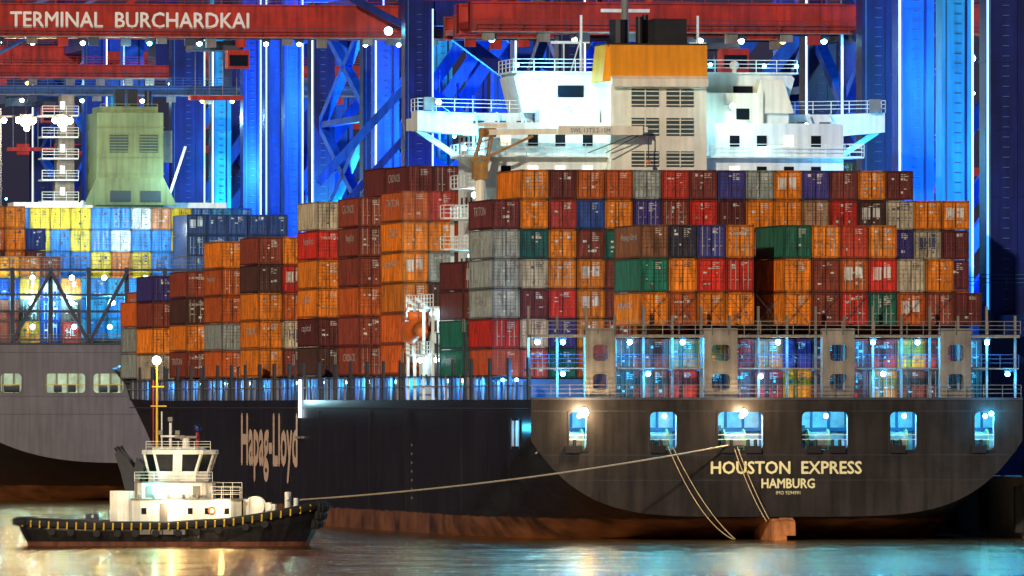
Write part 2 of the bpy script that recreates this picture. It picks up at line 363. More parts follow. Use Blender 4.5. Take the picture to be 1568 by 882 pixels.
# ------------------------------------------------------------------ containers
PAL=[((0.76,0.21,0.008),24),((0.58,0.11,0.010),12),((0.25,0.044,0.020),18),((0.14,0.020,0.016),14),((0.56,0.024,0.010),9),((0.010,0.035,0.22),8),((0.05,0.035,0.20),4),
     ((0.32,0.35,0.31),5),((0.008,0.14,0.085),4),((0.09,0.032,0.02),8),((0.50,0.42,0.28),2),((0.33,0.17,0.08),3)]
PALB=[((0.75,0.60,0.03),4),((0.03,0.24,0.70),6),((0.6,0.7,0.72),2),((0.06,0.42,0.75),3),((0.6,0.2,0.04),1)]
def pick(pal):
    t=R.uniform(0,sum(w for _,w in pal))
    for c,w in pal:
        t-=w
        if t<=0:
            k=R.uniform(0.72,1.2); return tuple(x*k for x in c)
    return pal[0][0]
def container(mb,x,y,z,L,h,col,end=True,side=False):
    W=2.44; dk=tuple(c*0.55 for c in col); C='container'
    x+=R.uniform(-0.02,0.02)
    mb.box(x+0.07,x+W-0.03,y+0.12,y+L,z+0.05,z+h-0.06,C,col)
    H=h-0.05
    for a in (x,x+W-0.14): mb.box(a,a+0.14,y,y+0.16,z,z+H,C,dk)
    mb.box(x+0.14,x+W-0.14,y+0.005,y+0.15,z+H-0.15,z+H-0.002,C,dk); mb.box(x+0.14,x+W-0.14,y+0.005,y+0.15,z+0.002,z+0.18,C,dk)
    for a in (x+0.005,x+W-0.185):
        for b in (z-0.02,z+H-0.13): mb.box(a,a+0.18,y-0.015,y+0.1,b,b+0.12,C,(0.04,0.035,0.03))
    if end:
        lum=(col[0]+col[1]+col[2])/3
        rc=tuple(min(0.7,c*0.85+0.06) for c in col)
        if R.random()<0.25: rc=(0.40,0.37,0.32)
        mb.box(x+W/2-0.03,x+W/2+0.03,y+0.06,y+0.13,z+0.18,z+H-0.15,C,(0.012,0.01,0.01))
        for fx in (0.19,0.36,0.64,0.81):
            a=x+W*fx; mb.box(a-0.025,a+0.025,y+0.02,y+0.07,z+0.16,z+H-0.12,C,rc)
            mb.box(a-0.02,a+0.24,y+0.015,y+0.06,z+1.0,z+1.06,C,rc)
        for zz in (0.3,0.42,0.54,0.66,0.78):
            mb.box(x+0.15,x+W-0.15,y+0.095,y+0.122,z+H*zz,z+H*zz+0.05,C,dk)
        wc=(0.60,0.57,0.50) if lum<0.335 else (0.06,0.07,0.12)
        for k in range(R.randint(1,5)):
            sx=R.choice((0.22,0.40,0.56,0.68)); sz=R.choice((0.22,0.36,0.55,0.68,0.78)); w=R.uniform(0.10,0.38); hh=R.uniform(0.06,0.26)
            mb.box(x+W*sx,x+W*sx+w,y+0.068,y+0.094,z+H*sz,z+H*sz+hh,C,wc)
        sx=x+W*0.56
        for k in range(R.randint(2,5)): mb.box(sx,sx+R.uniform(0.25,0.7),y+0.066,y+0.092,z+H*0.86-k*0.16,z+H*0.86-k*0.16+0.06,C,wc)
        r=R.random()
        if r<0.07:
            mb.box(x+0.4,x+1.1,y+0.064,y+0.09,z+H*0.35,z+H*0.75,C,wc)
            mb.box(x+1.35,x+2.0,y+0.064,y+0.09,z+H*0.42,z+H*0.75,C,wc)
        elif r<0.12:
            add_text(mb,R.choice(['HAMBURG','CRONOS','TRITON','TAL','Hapag-Lloyd','Hapag-Lloyd']),(x+W/2,y+0.055,z+H*0.74),(1,0,0),(0,0,1),1.7,0.26,C,0,wc)
        elif r<0.14:
            add_text(mb,'HL',(x+W*0.5,y+0.055,z+H*0.5),(1,0,0),(0,0,1),1.1,0.9,C,0,wc)
    if side:
        n=22
        for k in range(n):
            a=y+0.3+k*(L-0.6)/n; mb.box(x+0.025,x+0.08,a,a+(L-0.6)/n*0.5,z+0.15,z+H-0.12,C,col)
        mb.box(x,x+0.1,y+0.16,y+L-0.1,z+H-0.11,z+H-0.004,C,dk); mb.box(x,x+0.1,y+0.16,y+L-0.1,z+0.004,z+0.16,C,dk)
        mb.box(x,x+0.15,y+L-0.16,y+L,z,z+H,C,dk)
        if R.random()<0.4:
            wc=(0.62,0.58,0.50) if sum(col)<1.0 else (0.05,0.08,0.25)
            add_text(mb,R.choice(['Hapag-Lloyd','Hapag-Lloyd','Hapag-Lloyd','TRITON','capital','CRONOS']),(x+0.015,y+L*R.uniform(.4,.6),z+H*0.62),(0,-1,0),(0,0,1),R.uniform(4.5,7.5),R.uniform(0.6,0.9),C,0,wc)
def bay(y,cols,z0,h,L=12.19,pal=PAL,org=ORG,x0=-21.22,force=None):
    mb=MB()
    for i,n in enumerate(cols):
        prev=cols[i-1] if i>0 else 0
        zz=z0
        last=None
        for t in range(int(n)):
            hh=h[t] if isinstance(h,(list,tuple)) else h
            gap=0
            if isinstance(hh,tuple): gap,hh=hh
            zz+=gap
            col=(force or {}).get((i,t)) or (last if last and R.random()<0.2 else pick(pal)); last=col
            container(mb,x0+2.5*i,y,zz,L,hh,col,True,t>=prev)
            zz+=hh
    if not mb.f: return
    o=mb.build('shipping_container_stack'); o.location=org; o.rotation_euler=(0,0,A); return o

G=(0.32,0.35,0.31); OR=(0.76,0.21,0.008)
hA=[2.6,2.6,(1.1,2.9),2.9,2.9,2.55,2.55]
bay(4,[0,0,0,2,5,5,5,5,2,5,5,5,5,4,4,3,0],12.05,hA,force={(9,4):(0.012,0.12,0.07),(9,3):OR,(9,2):OR,(4,2):OR,(4,4):(0.22,.09,.04),(6,4):(0.05,0.05,0.24),(5,4):(0.03,0.03,0.05),(10,4):OR,(11,4):(0.5,.05,.02),(12,4):OR})
bay(20.5,[6,7,7,7,7,7,7,7,7,7,7,7,7,7,7,6,6],13.9,2.6,force={(0,5):(0.16,.03,.03),(0,4):G,(0,3):G,(0,2):G,(1,6):OR,(1,5):OR,(1,4):(0.01,0.10,0.09),(2,6):(0.14,.024,.02),(2,5):(0.4,.04,.03),(3,6):(0.5,.11,.015),(3,5):(0.02,0.07,0.28),
    (4,6):(0.5,.09,.015),(4,5):OR,(5,6):G,(6,6):(0.5,.04,.02),(7,6):(0.2,.04,.03),(9,6):(0.3,0.34,0.3),(8,6):(0.05,.05,.24),(10,6):OR,(11,6):(0.06,.05,.25),(12,6):(0.2,.04,.03),(13,6):OR,(14,6):(0.14,.024,.02),(15,5):OR,(16,5):OR,
    (0,0):(0.5,.08,.02),(1,1):(0.6,.45,.3),(1,0):(0.55,.07,.04)})
bay(36,[4,4,5,5,5,5,5,5,5,5,5,5,5,5,5,4,4],13.9,2.6,force={(0,3):(0.14,.024,.02),(0,2):(0.14,.03,.02)})
FW=[(69,6,7,7),(81.7,0,7,7),(94.4,6,7,7),(107.1,0,6,6),(119.8,6,6,6),(132.5,0,5,6),(145.2,0,0,5),(157.9,5,5,5),(170.6,0,5,5),(183.3,5,5,5),(196,0,4,5),
    (208.7,4,4,5),(221.4,0,4,4),(234.1,4,4,4),(246.8,3,3,3)]
for y,a,b,c in FW:
    cols=[a,b]+[c]*15
    if c<7:
        for i in range(3,17): cols[i]=c-R.choice((0,0,0,1))
    fr=None
    if y==69: cols=[6,6,6]+[7]*14; fr={(0,5):(0.5,.10,.015),(0,4):OR,(0,3):OR,(1,5):(0.5,.04,.02),(1,4):OR,(1,3):(.32,.35,.31),(2,6):(0.14,.024,.02),(1,6):(0.14,.024,.02)}
    if y in (81.7,94.4): fr={(i,6):(0.13+.02*(i%2),.026,.022) for i in range(17)}
    bay(y,cols,14.3+R.uniform(-.15,.15),2.8,force=fr)
bay(260,[0,3,3,3,3,3,3,3,3,3,3,3,3,3,3,0,0],16.2,2.6)

# ------------------------------------------------------------------ lashing bridges and deck fittings
m=MB()
def pillar(m,xa,xb,y,z0,z1):
    holes=[(z0+0.8,z0+2.2),(z0+3.3,z0+4.7)]; a=xa+0.65; b=xb-0.65
    m.box(xa,a,y,y+0.9,z0,z1,'frame_beige'); m.box(b,xb,y,y+0.9,z0,z1,'frame_beige')
    zz=z0
    for h0,h1 in holes+[(z1,z1)]:
        m.box(a+0.001,b-0.001,y+0.004,y+0.896,zz,h0,'frame_beige'); zz=h1
    for h0,h1 in holes: m.frame_ring(a,b,h0,h1,y,'frame_beige',r=0.35,w=0.1,t=0.03)
for xa,xb in ((-16.6,-14.0),(-6.3,-3.4),(4.0,6.8),(14.3,17.0)): pillar(m,xa,xb,0.5,12.0,18.1)
m.box(-21.3,21.3,0.6,2.4,17.3,17.55,'frame_beige')
m.box(-21.3,21.3,0.9,2.2,14.6,14.72,'frame_beige')
m.rail([(-21.3,0.35,17.6),(21.3,0.35,17.6)],'frame_beige',sp=1.4,w=0.06)
m.rail([(-21.3,0.1,12.15),(21.3,0.1,12.15)],'frame_beige',sp=1.6,w=0.05)
m.rail([(-21.3,1.0,14.75),(21.3,1.0,14.75)],'frame_blue',sp=1.6,w=0.05)
for k in range(18):
    x=-21.2+2.5*k
    m.box(x-0.12,x+0.06,2.2,2.5,12,19.2 if k%2 else 20.0,'frame_beige')
    m.box(x-0.1,x+0.02,2.5,3.9,14.45,14.58,'frame_blue')
for k in range(4,15):
    x=-21.2+2.5*k
    for s in (0,1):
        m.beam((x+0.1+s*2.2,3.9,18.4),(x+2.3-s*2.2,3.9,21.0),0.035,'frame_dark')
m.build('aft_lashing_bridge',ship)
m=MB()
for k,(x,z) in enumerate([(-20.6,16.9),(-18.4,16.9),(-18.4,14.2),(-12.6,16.9),(-8.0,16.9),(-1.2,14.0),(0.3,16.9),(8.6,16.9),(12.5,16.9),(18.6,16.9),(20.4,14.2),(-11,14.2),(9.5,14.2)]):
    m.sphere((x,1.4,z),0.22,'lamp_cyan' if k%3 else 'lamp_white'); m.box(x-0.3,x+0.3,1.2,1.7,z+0.2,z+0.3,'frame_dark')
    plight('deck_lamp',(x,0.9,z-0.3),1300,(0.03,0.44,1.0),ship)
m.build('deck_lamps',ship)
m=MB()
def lbridge(y,z1):
    for k in range(0,18,1):
        x=-21.2+2.5*k; m.box(x-0.14,x+0.02,y,y+0.3,12,z1,'frame_dark')
    for z in (14.3,16.9,z1):
        m.box(-21.3,21.3,y-0.1,y+0.9,z-0.12,z,'frame_dark')
    m.rail([(-21.35,y,z1),(-21.35,y+1,z1)],'frame_beige')
for y in (34,49,67.5,107,133,171,197,222): lbridge(y,18.0 if y<60 else 15.4)
m.box(-19.8,19.8,18,50,12.0,13.8,'frame_blue'); m.box(-19.8,19.8,66,250,12.0,14.1,'frame_blue')
for k in range(130):
    y=2+k*1.93
    if 50<y<66: continue
    m.box(-21.3,-21.12,y,y+0.35,12,14.2 if y>20 else 13.6,'frame_dark' if k%2 else 'frame_beige')
    if k%5==0: m.box(-21.35,-21.1,y-0.3,y+0.6,12,15.6,'frame_dark')
m.box(-21.34,-21.22,1,255,13.15,13.25,'frame_beige'); m.box(-21.3,-20,17,255,14.05,14.15,'frame_dark')
m.build('lashing_bridges',ship)
m=MB()
for y in (10,17,24,38,46,75,90,104,118,135,150,166,182,200,218,236):
    m.sphere((-20.9,y,13.7),0.16,'lamp_cyan'); plight('walkway_lamp',(-20.7,y,13.5),800,(0.02,0.34,1.0),ship)
m.build('walkway_lamps',ship)
m=MB()
m.box(-21.7,-21.45,127.7,128.2,10.3,14.0,'glow_strip_white'); m.box(-21.75,-21.45,126,130,8.3,8.5,'frame_beige')
m.build('gangway_light',ship); plight('gangway_lamp',(-22.6,128,12.0),350,WC,ship)

# ------------------------------------------------------------------ deckhouse
m=MB(); W='white'; C='cream'
m.box(-16.5,16.5,52,66,20,37.0,W)
m.box(-20.2,20.2,52.6,65.5,12,20.2,W)
for k,z in enumerate((22.8,25.6,28.4,31.2,34.0)):
    m.box(-18.2,18.2,51,52.0,z-0.14,z,W); m.rail([(-18.2,51,z),(-5.6,51,z)],W); m.rail([(4,51,z),(18.2,51,z)],W)
    m.box(-18.2,-16.5,52.0,60,z-0.14,z,W); m.rail([(-18.2,51,z),(-18.2,60,z)],W)
    for x in (-15,-12.5,-10,-7.5,6,8.5,11,13.5):
        m.box(x,x+0.9,51.93,52.02,z+0.9,z+1.9,'glass' if R.random()<0.6 else 'window_lit')
for k,z in enumerate((25.6,28.4)):
    m.box(-20.4,-18.2,50.8,52.6,z-0.15,z,W); m.rail([(-20.4,50.8,z),(-18.2,50.8,z)],W,sp=0.9); m.rail([(-20.4,50.8,z),(-20.4,52.6,z)],W,sp=0.9)
m.beam((-19.4,52.2,12),(-19.4,52.2,28.4),0.3,W)
for y in (53.5,56,58.5,61,63.5):
    for z in (13.4,16.2,18.2,24,29.5,35): m.box(-20.26 if z<20 else -16.56,-16.4,y,y+0.8,z,z+0.9,'glass')
m.box(-21.3,21.3,51.2,66,20.2,20.4,W); m.rail([(-21.3,51.2,20.4),(-21.3,66,20.4)],W)
m.box(-21.3,-20.2,51.2,66,16.0,16.15,W); m.rail([(-21.3,51.2,16.15),(-21.3,66,16.15)],W)
for y in (52,57,62,65.8): m.box(-21.3,-21.05,y,y+0.25,12,20.2,W)
m.box(-20.6,-20.2,54,56,12.2,15.4,'frame_dark'); m.box(-20.5,-20.2,60,61,16.3,18.4,'frame_dark')
for s in (-1,1):
    m.prism_xz([(s*11,35.2),(s*17.0,36.0),(s*21.6,36.4),(s*21.6,38.2),(s*17,38.0),(s*11,38.0)],58,61.5,W)
    m.beam((s*16.3,60,33.2),(s*21.3,60,36.5),0.5,W)
    m.rail([(s*21.6,57.8,38.2),(s*11.5,57.8,38.0)],W); m.rail([(s*21.6,57.8,38.2),(s*21.6,61.5,38.2)],W)
    for k in range(3): m.box(s*(12+2*k)-0.5,s*(12+2*k)+0.5,57.92,58.0,36.7,37.3,'louvre')
    m.box(s*20.6-0.5,s*20.6+0.5,57.4,58,38.2,39.4,'frame_beige')
    for x in (12.2,14.4,16.4): m.beam((s*x,53.5,34),(s*x,57.5,38),0.16,W)
    m.box(min(s*11,s*18.4),max(s*11,s*18.4),53,57.5,33.9,34.1,W); m.rail([(s*18.4,53,34.1),(s*6.2,53,34.1)],W,sp=1.1)
m.box(-21.5,21.5,61.5,65,36.5,37.6,W)
m.prism_xz([(-12.2,38),(12.0,38),(12.9,41.2),(12.5,41.6),(-12.7,41.6),(-13.0,41.2)],56.5,64,W)
for x0,x1 in ((-9.0,-6.6),(7.2,9.0),(9.6,10.9)): m.box(x0,x1,56.42,56.5,39.4,40.5,'glass')
m.box(-13.2,13.2,56.2,64.2,41.6,41.75,W)
m.rail([(-13.1,56.3,41.75),(-5.5,56.3,41.75)],W); m.rail([(3.6,56.3,41.75),(13.1,56.3,41.75)],W)
m.rail([(-13.1,56.3,41.75),(-13.1,64,41.75)],W)
m.box(-11,-5.5,54.5,57,33.8,38.2,W); m.box(3.6,9.5,54,57,33.8,39.8,C); m.box(9.5,12,54.8,57,33.8,38,W)
m.box(-9.8,-8.9,54.42,54.5,35,37,'frame_beige'); m.box(5,5.9,53.92,54,34.2,36.2,'frame_beige'); m.box(7,8.2,53.92,54,37.4,38.4,'glass')
m.prism_xz([(8.5,38),(12.4,38),(11.4,41.0),(9.3,41.0)],54.3,56.4,C)
for x in (-12.4,-10.2): m.beam((x,56.3,38),(x+1.2,54,35),0.14,W)
fx0,fx1=-5.3,3.5
m.box(fx0,fx1,50,56.5,20,40.7,C); m.box(fx0-0.03,fx1+0.03,49.9,56.6,40.7,44.0,'ochre')
m.prism_yz([(49.95,40.6),(49.2,40.2),(49.2,40.9),(49.95,41.2)],fx0,fx1,C)
m.prism_xz([(fx0-0.7,40.7),(fx0-0.04,40.7),(fx0-0.04,44.0),(fx0-0.35,44.0)],50.3,56,'ochre')
m.box(fx0-0.4,fx1+0.1,49.8,56.7,44.0,44.12,'black')
for xa in (-3.4,-0.2):
    for zb,zt in ((38.4,40.0),(35.8,37.4),(33.0,34.4),(30.4,31.8)):
        m.box(xa,xa+2.5,49.93,50.0,zb,zt,'louvre')
        for k in range(4): m.box(xa,xa+2.5,49.85,49.95,zb+0.15+k*(zt-zb)/4,zb+0.24+k*(zt-zb)/4,C)
        m.box(xa+1.2,xa+1.3,49.84,49.93,zb,zt,C)
for x,y,r,h in ((-4.2,52,0.85,2.3),(-2.2,52.5,0.35,2.6),(-1.5,53.5,0.3,2.8)): m.cyl((x,y,44),(x,y,44+h),r,'black')
m.box(-1.0,1.9,51.2,54.5,44.1,46.4,'black')
for s in (-6.2,4.6):
    m.beam((s,60,41.7),(s,60,47),0.2,W); m.beam((s-0.8,60,44.5),(s+0.8,60,44.5),0.12,W); m.beam((s-1,60,41.7),(s,60,45),0.1,W)
m.cyl((-6.6,58,41.7),(-6.6,58,44.5),0.1,W); m.sphere((8,60,42.5),0.45,W); m.cyl((8,60,41.7),(8,60,42.4),0.2,W)
m.beam((-7.8,60,41.7),(-7.8,60,44.6),0.12,W); m.beam((-9,60,44.5),(-6.5,60,44.5),0.25,W)
m.cyl((-1.8,62,41.7),(-1.8,62,54),0.45,'frame_beige',r2=0.25); m.beam((-5,62,50),(1.5,62,50),0.25,'frame_beige'); m.beam((-4,62,47.5),(0.5,62,47.5),0.3,W)
m.build('deckhouse',ship)
m=MB(); D=-3.0
m.cyl((-14.3+D,49.5,20),(-14.3+D,49.5,32.4),0.5,'cream'); m.box(-15.0+D,-13.7+D,48.9,50.1,31.8,33.4,'crane_brown')
for dx in (-0.6,0.55):
    m.beam((-14.3+dx+D,49.0,33.2),(-13.6+dx*0.8+D,49.0,36.3),0.22,'crane_brown'); m.beam((-14.3+dx+D,50,33.2),(-13.6+dx*0.8+D,50,36.3),0.22,'crane_brown')
for k in range(4): m.beam((-14.85+D+.15*k,48.95,33.6+.75*k),(-13.6+D+.12*k,48.95,33.9+.75*k),0.14,'crane_brown')
m.box(-14.4+D,-12.9+D,49.1,50,35.6,36.4,'crane_brown')
m.beam((-13.6+D,49.0,36.0),(0.8+D,48.6,36.3),0.45,'cream',h=0.5)
m.beam((-14.2+D,49,33.6),(-9.6+D,48.9,35.7),0.22,'crane_brown'); m.beam((-14.6+D,49,36.7),(-12.0+D,49,36.6),0.3,'cream')
m.box(-10.4,0.3+D,48.1,48.25,35.8,36.6,'cream')
add_text(m,'SWL 13T3.2-15M',(-7.5,48.07,36.2),(1,0,0),(0,0,1),3.6,0.38,'frame_blue')
for t in (0.6,0.2): m.beam((0.6-t+D,48.6,36),(-2.2-t*4+D,48.6,34.2),0.08,'frame_dark')
m.beam((0.9+D,48.6,36),(0.9+D,48.6,33.5),0.08,'frame_dark'); m.sphere((0.9+D,48.6,33.4),0.2,'orange_boat')
m.build('provision_crane',ship)
m=MB()
for i,(x,y,z,p,c) in enumerate([(-17.5,57,34.8,3200,CY),(-12.5,55.2,35.2,2000,WC),(-10.5,55.5,40.6,2000,CY),(13.8,55.5,36.9,3600,WC),(16.5,57,34.8,2600,CY),(9.0,53.0,35.0,1200,WC),
      (-16.9,55,30.5,700,WC),(-17.4,54,25,700,CY),(17,50.5,31,900,CY),(-20,56,38.9,600,CY),(-8.5,50.5,38.2,900,WC),(6,50.5,38.5,900,WC)]):
    m.sphere((x,y,z),0.26,'lamp_white' if c!=CY else 'lamp_cyan'); plight('house_lamp',(x,y-0.9,z-0.2),p,c,ship)
m.beam((-8.5,50.6,38.4),(-8.5,54.5,38.4),0.1,'white'); m.beam((6,50.6,38.7),(6,54,38.7),0.1,'white')
for y,z in ((53,15.6),(62,15.6),(55,19.8),(64,19.8)):
    m.sphere((-20.7,y,z),0.24,'lamp_white'); plight('house_side_lamp',(-21.9,y,z),150,WC,ship)
for x,z in ((-12.8,42.3),(13,42.3),(-9,41.4),(5,42.4),(10,42.3)): m.sphere((x,56,z),0.18,'lamp_cyan')
m.build('house_lamps',ship)
m=MB()
v=[];f=[]
for j in range(9):
    t=j/8; y=58.5+t*6.5; r=1.25*math.sin(math.pi*(0.08+0.84*t))**0.5
    for k in range(10):
        a=2*math.pi*k/10; v.append((-21.2+math.cos(a)*r,y,18.3+math.sin(a)*r*1.05))
for j in range(8):
    for k in range(10): f.append((j*10+k,(j+1)*10+k,(j+1)*10+(k+1)%10,j*10+(k+1)%10))
f+= [tuple(range(10))[::-1],tuple(range(80,90))]
m.raw(v,f,'orange_boat'); m.box(-22.0,-20.4,60,62,19.2,20,'orange_boat')
for y in (59.2,64.2): m.beam((-20.2,y,20.2),(-21.6,y,21.2),0.25,'white'); m.beam((-21.3,y,21),(-21.3,y,19.3),0.06,'frame_dark')
m.build('lifeboat',ship,smooth=True)

# ------------------------------------------------------------------ ropes
def rope(name,pts,r):
    cu=bpy.data.curves.new(name,'CURVE'); cu.dimensions='3D'; cu.bevel_depth=r; cu.bevel_resolution=2
    sp=cu.splines.new('POLY'); sp.points.add(len(pts)-1)
    for i,p in enumerate(pts): sp.points[i].co=(*p,1)
    cu.materials.append(MATS['rope']); o=bpy.data.objects.new(name,cu); scn.collection.objects.link(o)
    return o
def w(lx,ly,z):
    return Vector((ORG[0]+lx*math.cos(A)-ly*math.sin(A), ORG[1]+lx*math.sin(A)+ly*math.cos(A), z))
a=Vector((-17.4,868.3,3.75)); b=w(-4.4,-0.3,8.1)
rope('towing_rope',[a.lerp(b,t/30)-Vector((0,0,4*0.55*(t/30)*(1-t/30))) for t in range(31)],0.075)
def cat(p,q,sag,n=20): return [p.lerp(q,t/n)-Vector((0,0,4*sag*(t/n)*(1-t/n))) for t in range(n+1)]
rope('mooring_rope',cat(w(-9.6,-0.3,8.0),w(-4.2,-1.5,0.1),1.3),0.035)
rope('mooring_rope',cat(w(-9.2,-0.3,8.0),w(-4.0,-1.5,0.1),0.8),0.035)
rope('mooring_rope',cat(w(-3.9,-0.3,8.0),w(-1.2,-1.2,1.6),0.5),0.035)
rope('mooring_rope',cat(w(-3.6,-0.3,8.0),w(-1.0,-1.2,1.8),0.3),0.035)

# ------------------------------------------------------------------ second ship ahead
O2=(-45.0,1268.0,0.0); ship2=empty('container_ship',O2,A)
TAB2=[(0,21.4,21.4,10,4.6,18.8),(10,21.4,21.4,8,1,18.8),(25,21.4,21.4,4,-4,18.8),(50,21.4,21.4,-2,-8,18.8),(250,21.4,21.4,-2,-8,18.8),(300,2,15,-2,-8,20),(320,.1,.3,-2,-8,21)]
H2=[(-16.4,-13.9),(-11.0,-6.2),(-5.2,-1.6),(2,5),(8,12)]
hull(ship2,TAB2,3,'hull_pale',H2,13.0,15.3,step=10)
for o in list(ship2.children):
    if o.name.startswith('hull'): o.data.materials[0]=MATS['hull_grey_bt']
m=MB()
m.face([(-20,5,12.8),(20,5,12.8),(20,5,15.6),(-20,5,15.6)],'white_room'); m.face([(-20,.3,12.8),(20,.3,12.8),(20,5,12.8),(-20,5,12.8)],'cream'); m.face([(-20,.3,15.6),(20,.3,15.6),(20,5,15.6),(-20,5,15.6)],'white_room')
for k in range(30): m.box(-19.5+k*1.3,-19.3+k*1.3,4.6,4.95,12.9,15.5,'frame_beige')
for a,b in H2[:3]:
    for t in (0.25,0.6): m.cyl((a+(b-a)*t,1.2,13.5),(a+(b-a)*t+0.9,1.2,13.5),0.45,'frame_dark')
    m.beam((a,0.15,14),(b,0.15,14),0.07,'yellow'); plight('mooring_lamp',((a+b)/2,2.0,15.2),170,(.85,.9,.6) ,ship2)
for x in [-19.5+4.6*k for k in range(9)]:
    m.box(x-0.25,x+0.25,0.5,1.0,18.8,28.0,'frame_dark')
for z in (19.2,22.6,24.6,27.6): m.box(-20,20,0.4,1.1,z,z+0.28,'frame_dark')
m.beam((-15,0.3,19),(-10.3,0.3,27.5),0.4,'frame_dark'); m.beam((-10.3,0.3,27.5),(-5.7,0.3,19),0.4,'frame_dark'); m.beam((-5.7,0.3,19),(-1.1,0.3,27.5),0.4,'frame_dark')
m.rail([(-20,0.4,27.9),(20,0.4,27.9)],'frame_beige',h=1.4); m.rail([(-20,0.4,18.9),(20,0.4,18.9)],'frame_beige')
for x in [-17+4.6*k for k in range(6)]:
    for z in (20.9,23.8,26.8): 
        m.sphere((x+R.uniform(-.6,.6),1.6,z),0.3,'lamp_cyan' if R.random()<.6 else 'lamp_white')
    plight('lashing_lamp',(x,1.4,24),3800,(0.2,0.75,1.0),ship2)
m.build('lashing_truss',ship2)
m=MB(); S=8.2
m.box(-5.2+S,3.2+S,58,68,19,48.2,'green'); m.box(-4.6+S,2.6+S,59,67,48.2,49.0,'green')
m.prism_xz([(-6.8+S,36.6),(4.8+S,36.6),(3.2+S,40),(-5.2+S,40)],57.5,58.6,'green')
for x in (-3.6+S,0.2+S):
    m.box(x,x+2.3,57.9,58.02,43.2,45.4,'louvre'); m.box(x,x+2.6,57.42,57.5,37.0,38.4,'louvre')
    for k in range(6): m.box(x,x+2.3,57.82,57.92,43.3+k*.36,43.42+k*.36,'green')
for x in (-2.6+S,-1.0+S): m.box(x,x+1.2,60,62,49,51.2,'black')
m.cyl((1.6+S,60,49),(1.6+S,60,51),0.5,'black')
for k in range(5):
    z=37+2.7*k; m.box(-3.4,1.2,62,66,z,z+0.2,'white'); m.rail([(-3.4,62,z+.2),(1.2,62,z+.2)],'white',sp=1.2); m.box(-1.6+k*.2,0.8,63,65.8,z+0.2,z+2.7,'frame_beige'); m.box(-1.0,-0.4,62.92,63,z+0.9,z+1.9,'window_lit')
m.box(-7,20,62,68,19,37,'white')
m.beam((-6.9+S,58,37),(-9.5+S,56,31),0.5,'white'); m.beam((4+S,58,38),(6+S,58,44),0.3,'white')
m.box(3.4+S,4.6+S,60,64,42,46,'frame_beige')
for z in (38.5,40.5,42.5,46.3): m.box(-5.35+S,3.35+S,57.9,57.99,z,z+0.07,'green')
m.rail([(-4.6+S,58.9,48.2),(2.6+S,58.9,48.2)],'green')
m.build('deckhouse',ship2)
for x,z,p in ((-3,37,1500),(12.5,40,1500),(-6,44,900)): plight('house_lamp',(x,54,z),p,WC,ship2)
def bay2(y,cols,z0,pal,h=2.6,force=None): bay(y,cols,z0,h,pal=pal,org=O2,force=force)
YB=(0.75,0.60,0.03); BB=(0.03,0.26,0.72)
bay2(3,[0,0,4,4,4,3,0,0,0,0,0,0,0,0,0],19.0,PAL)
bay2(17,[0,6,6,6,5,0,0,0,0,0,0,0,0,0,0],19.5,PAL,2.7)
bay2(32,[6,6,6,6,6,6,6,6,6,6,6,6,6,6,6,6],19.5,PALB,2.72,force={(5,5):YB,(6,5):YB,(7,5):YB,(8,5):BB,(9,5):BB,(10,5):(.6,.7,.72),(11,5):(.6,.25,.1),(5,4):YB,(6,4):BB,(7,4):YB,(8,4):BB,(9,4):(.6,.7,.72),(10,4):BB})
bay2(17,[0,0,0,0,0,3,3,3,3,3,3],19.5,PALB[1:4],2.5)
bay2(19,[0]*12+[6,6,6,6,6],19.5,[((0.03,0.06,0.16),3),((0.06,0.08,0.2),2)],2.55)
for x in (-12,-6,0,6): plight('bay_lamp',(x,25,33),1500,(0.7,.92,1),ship2)

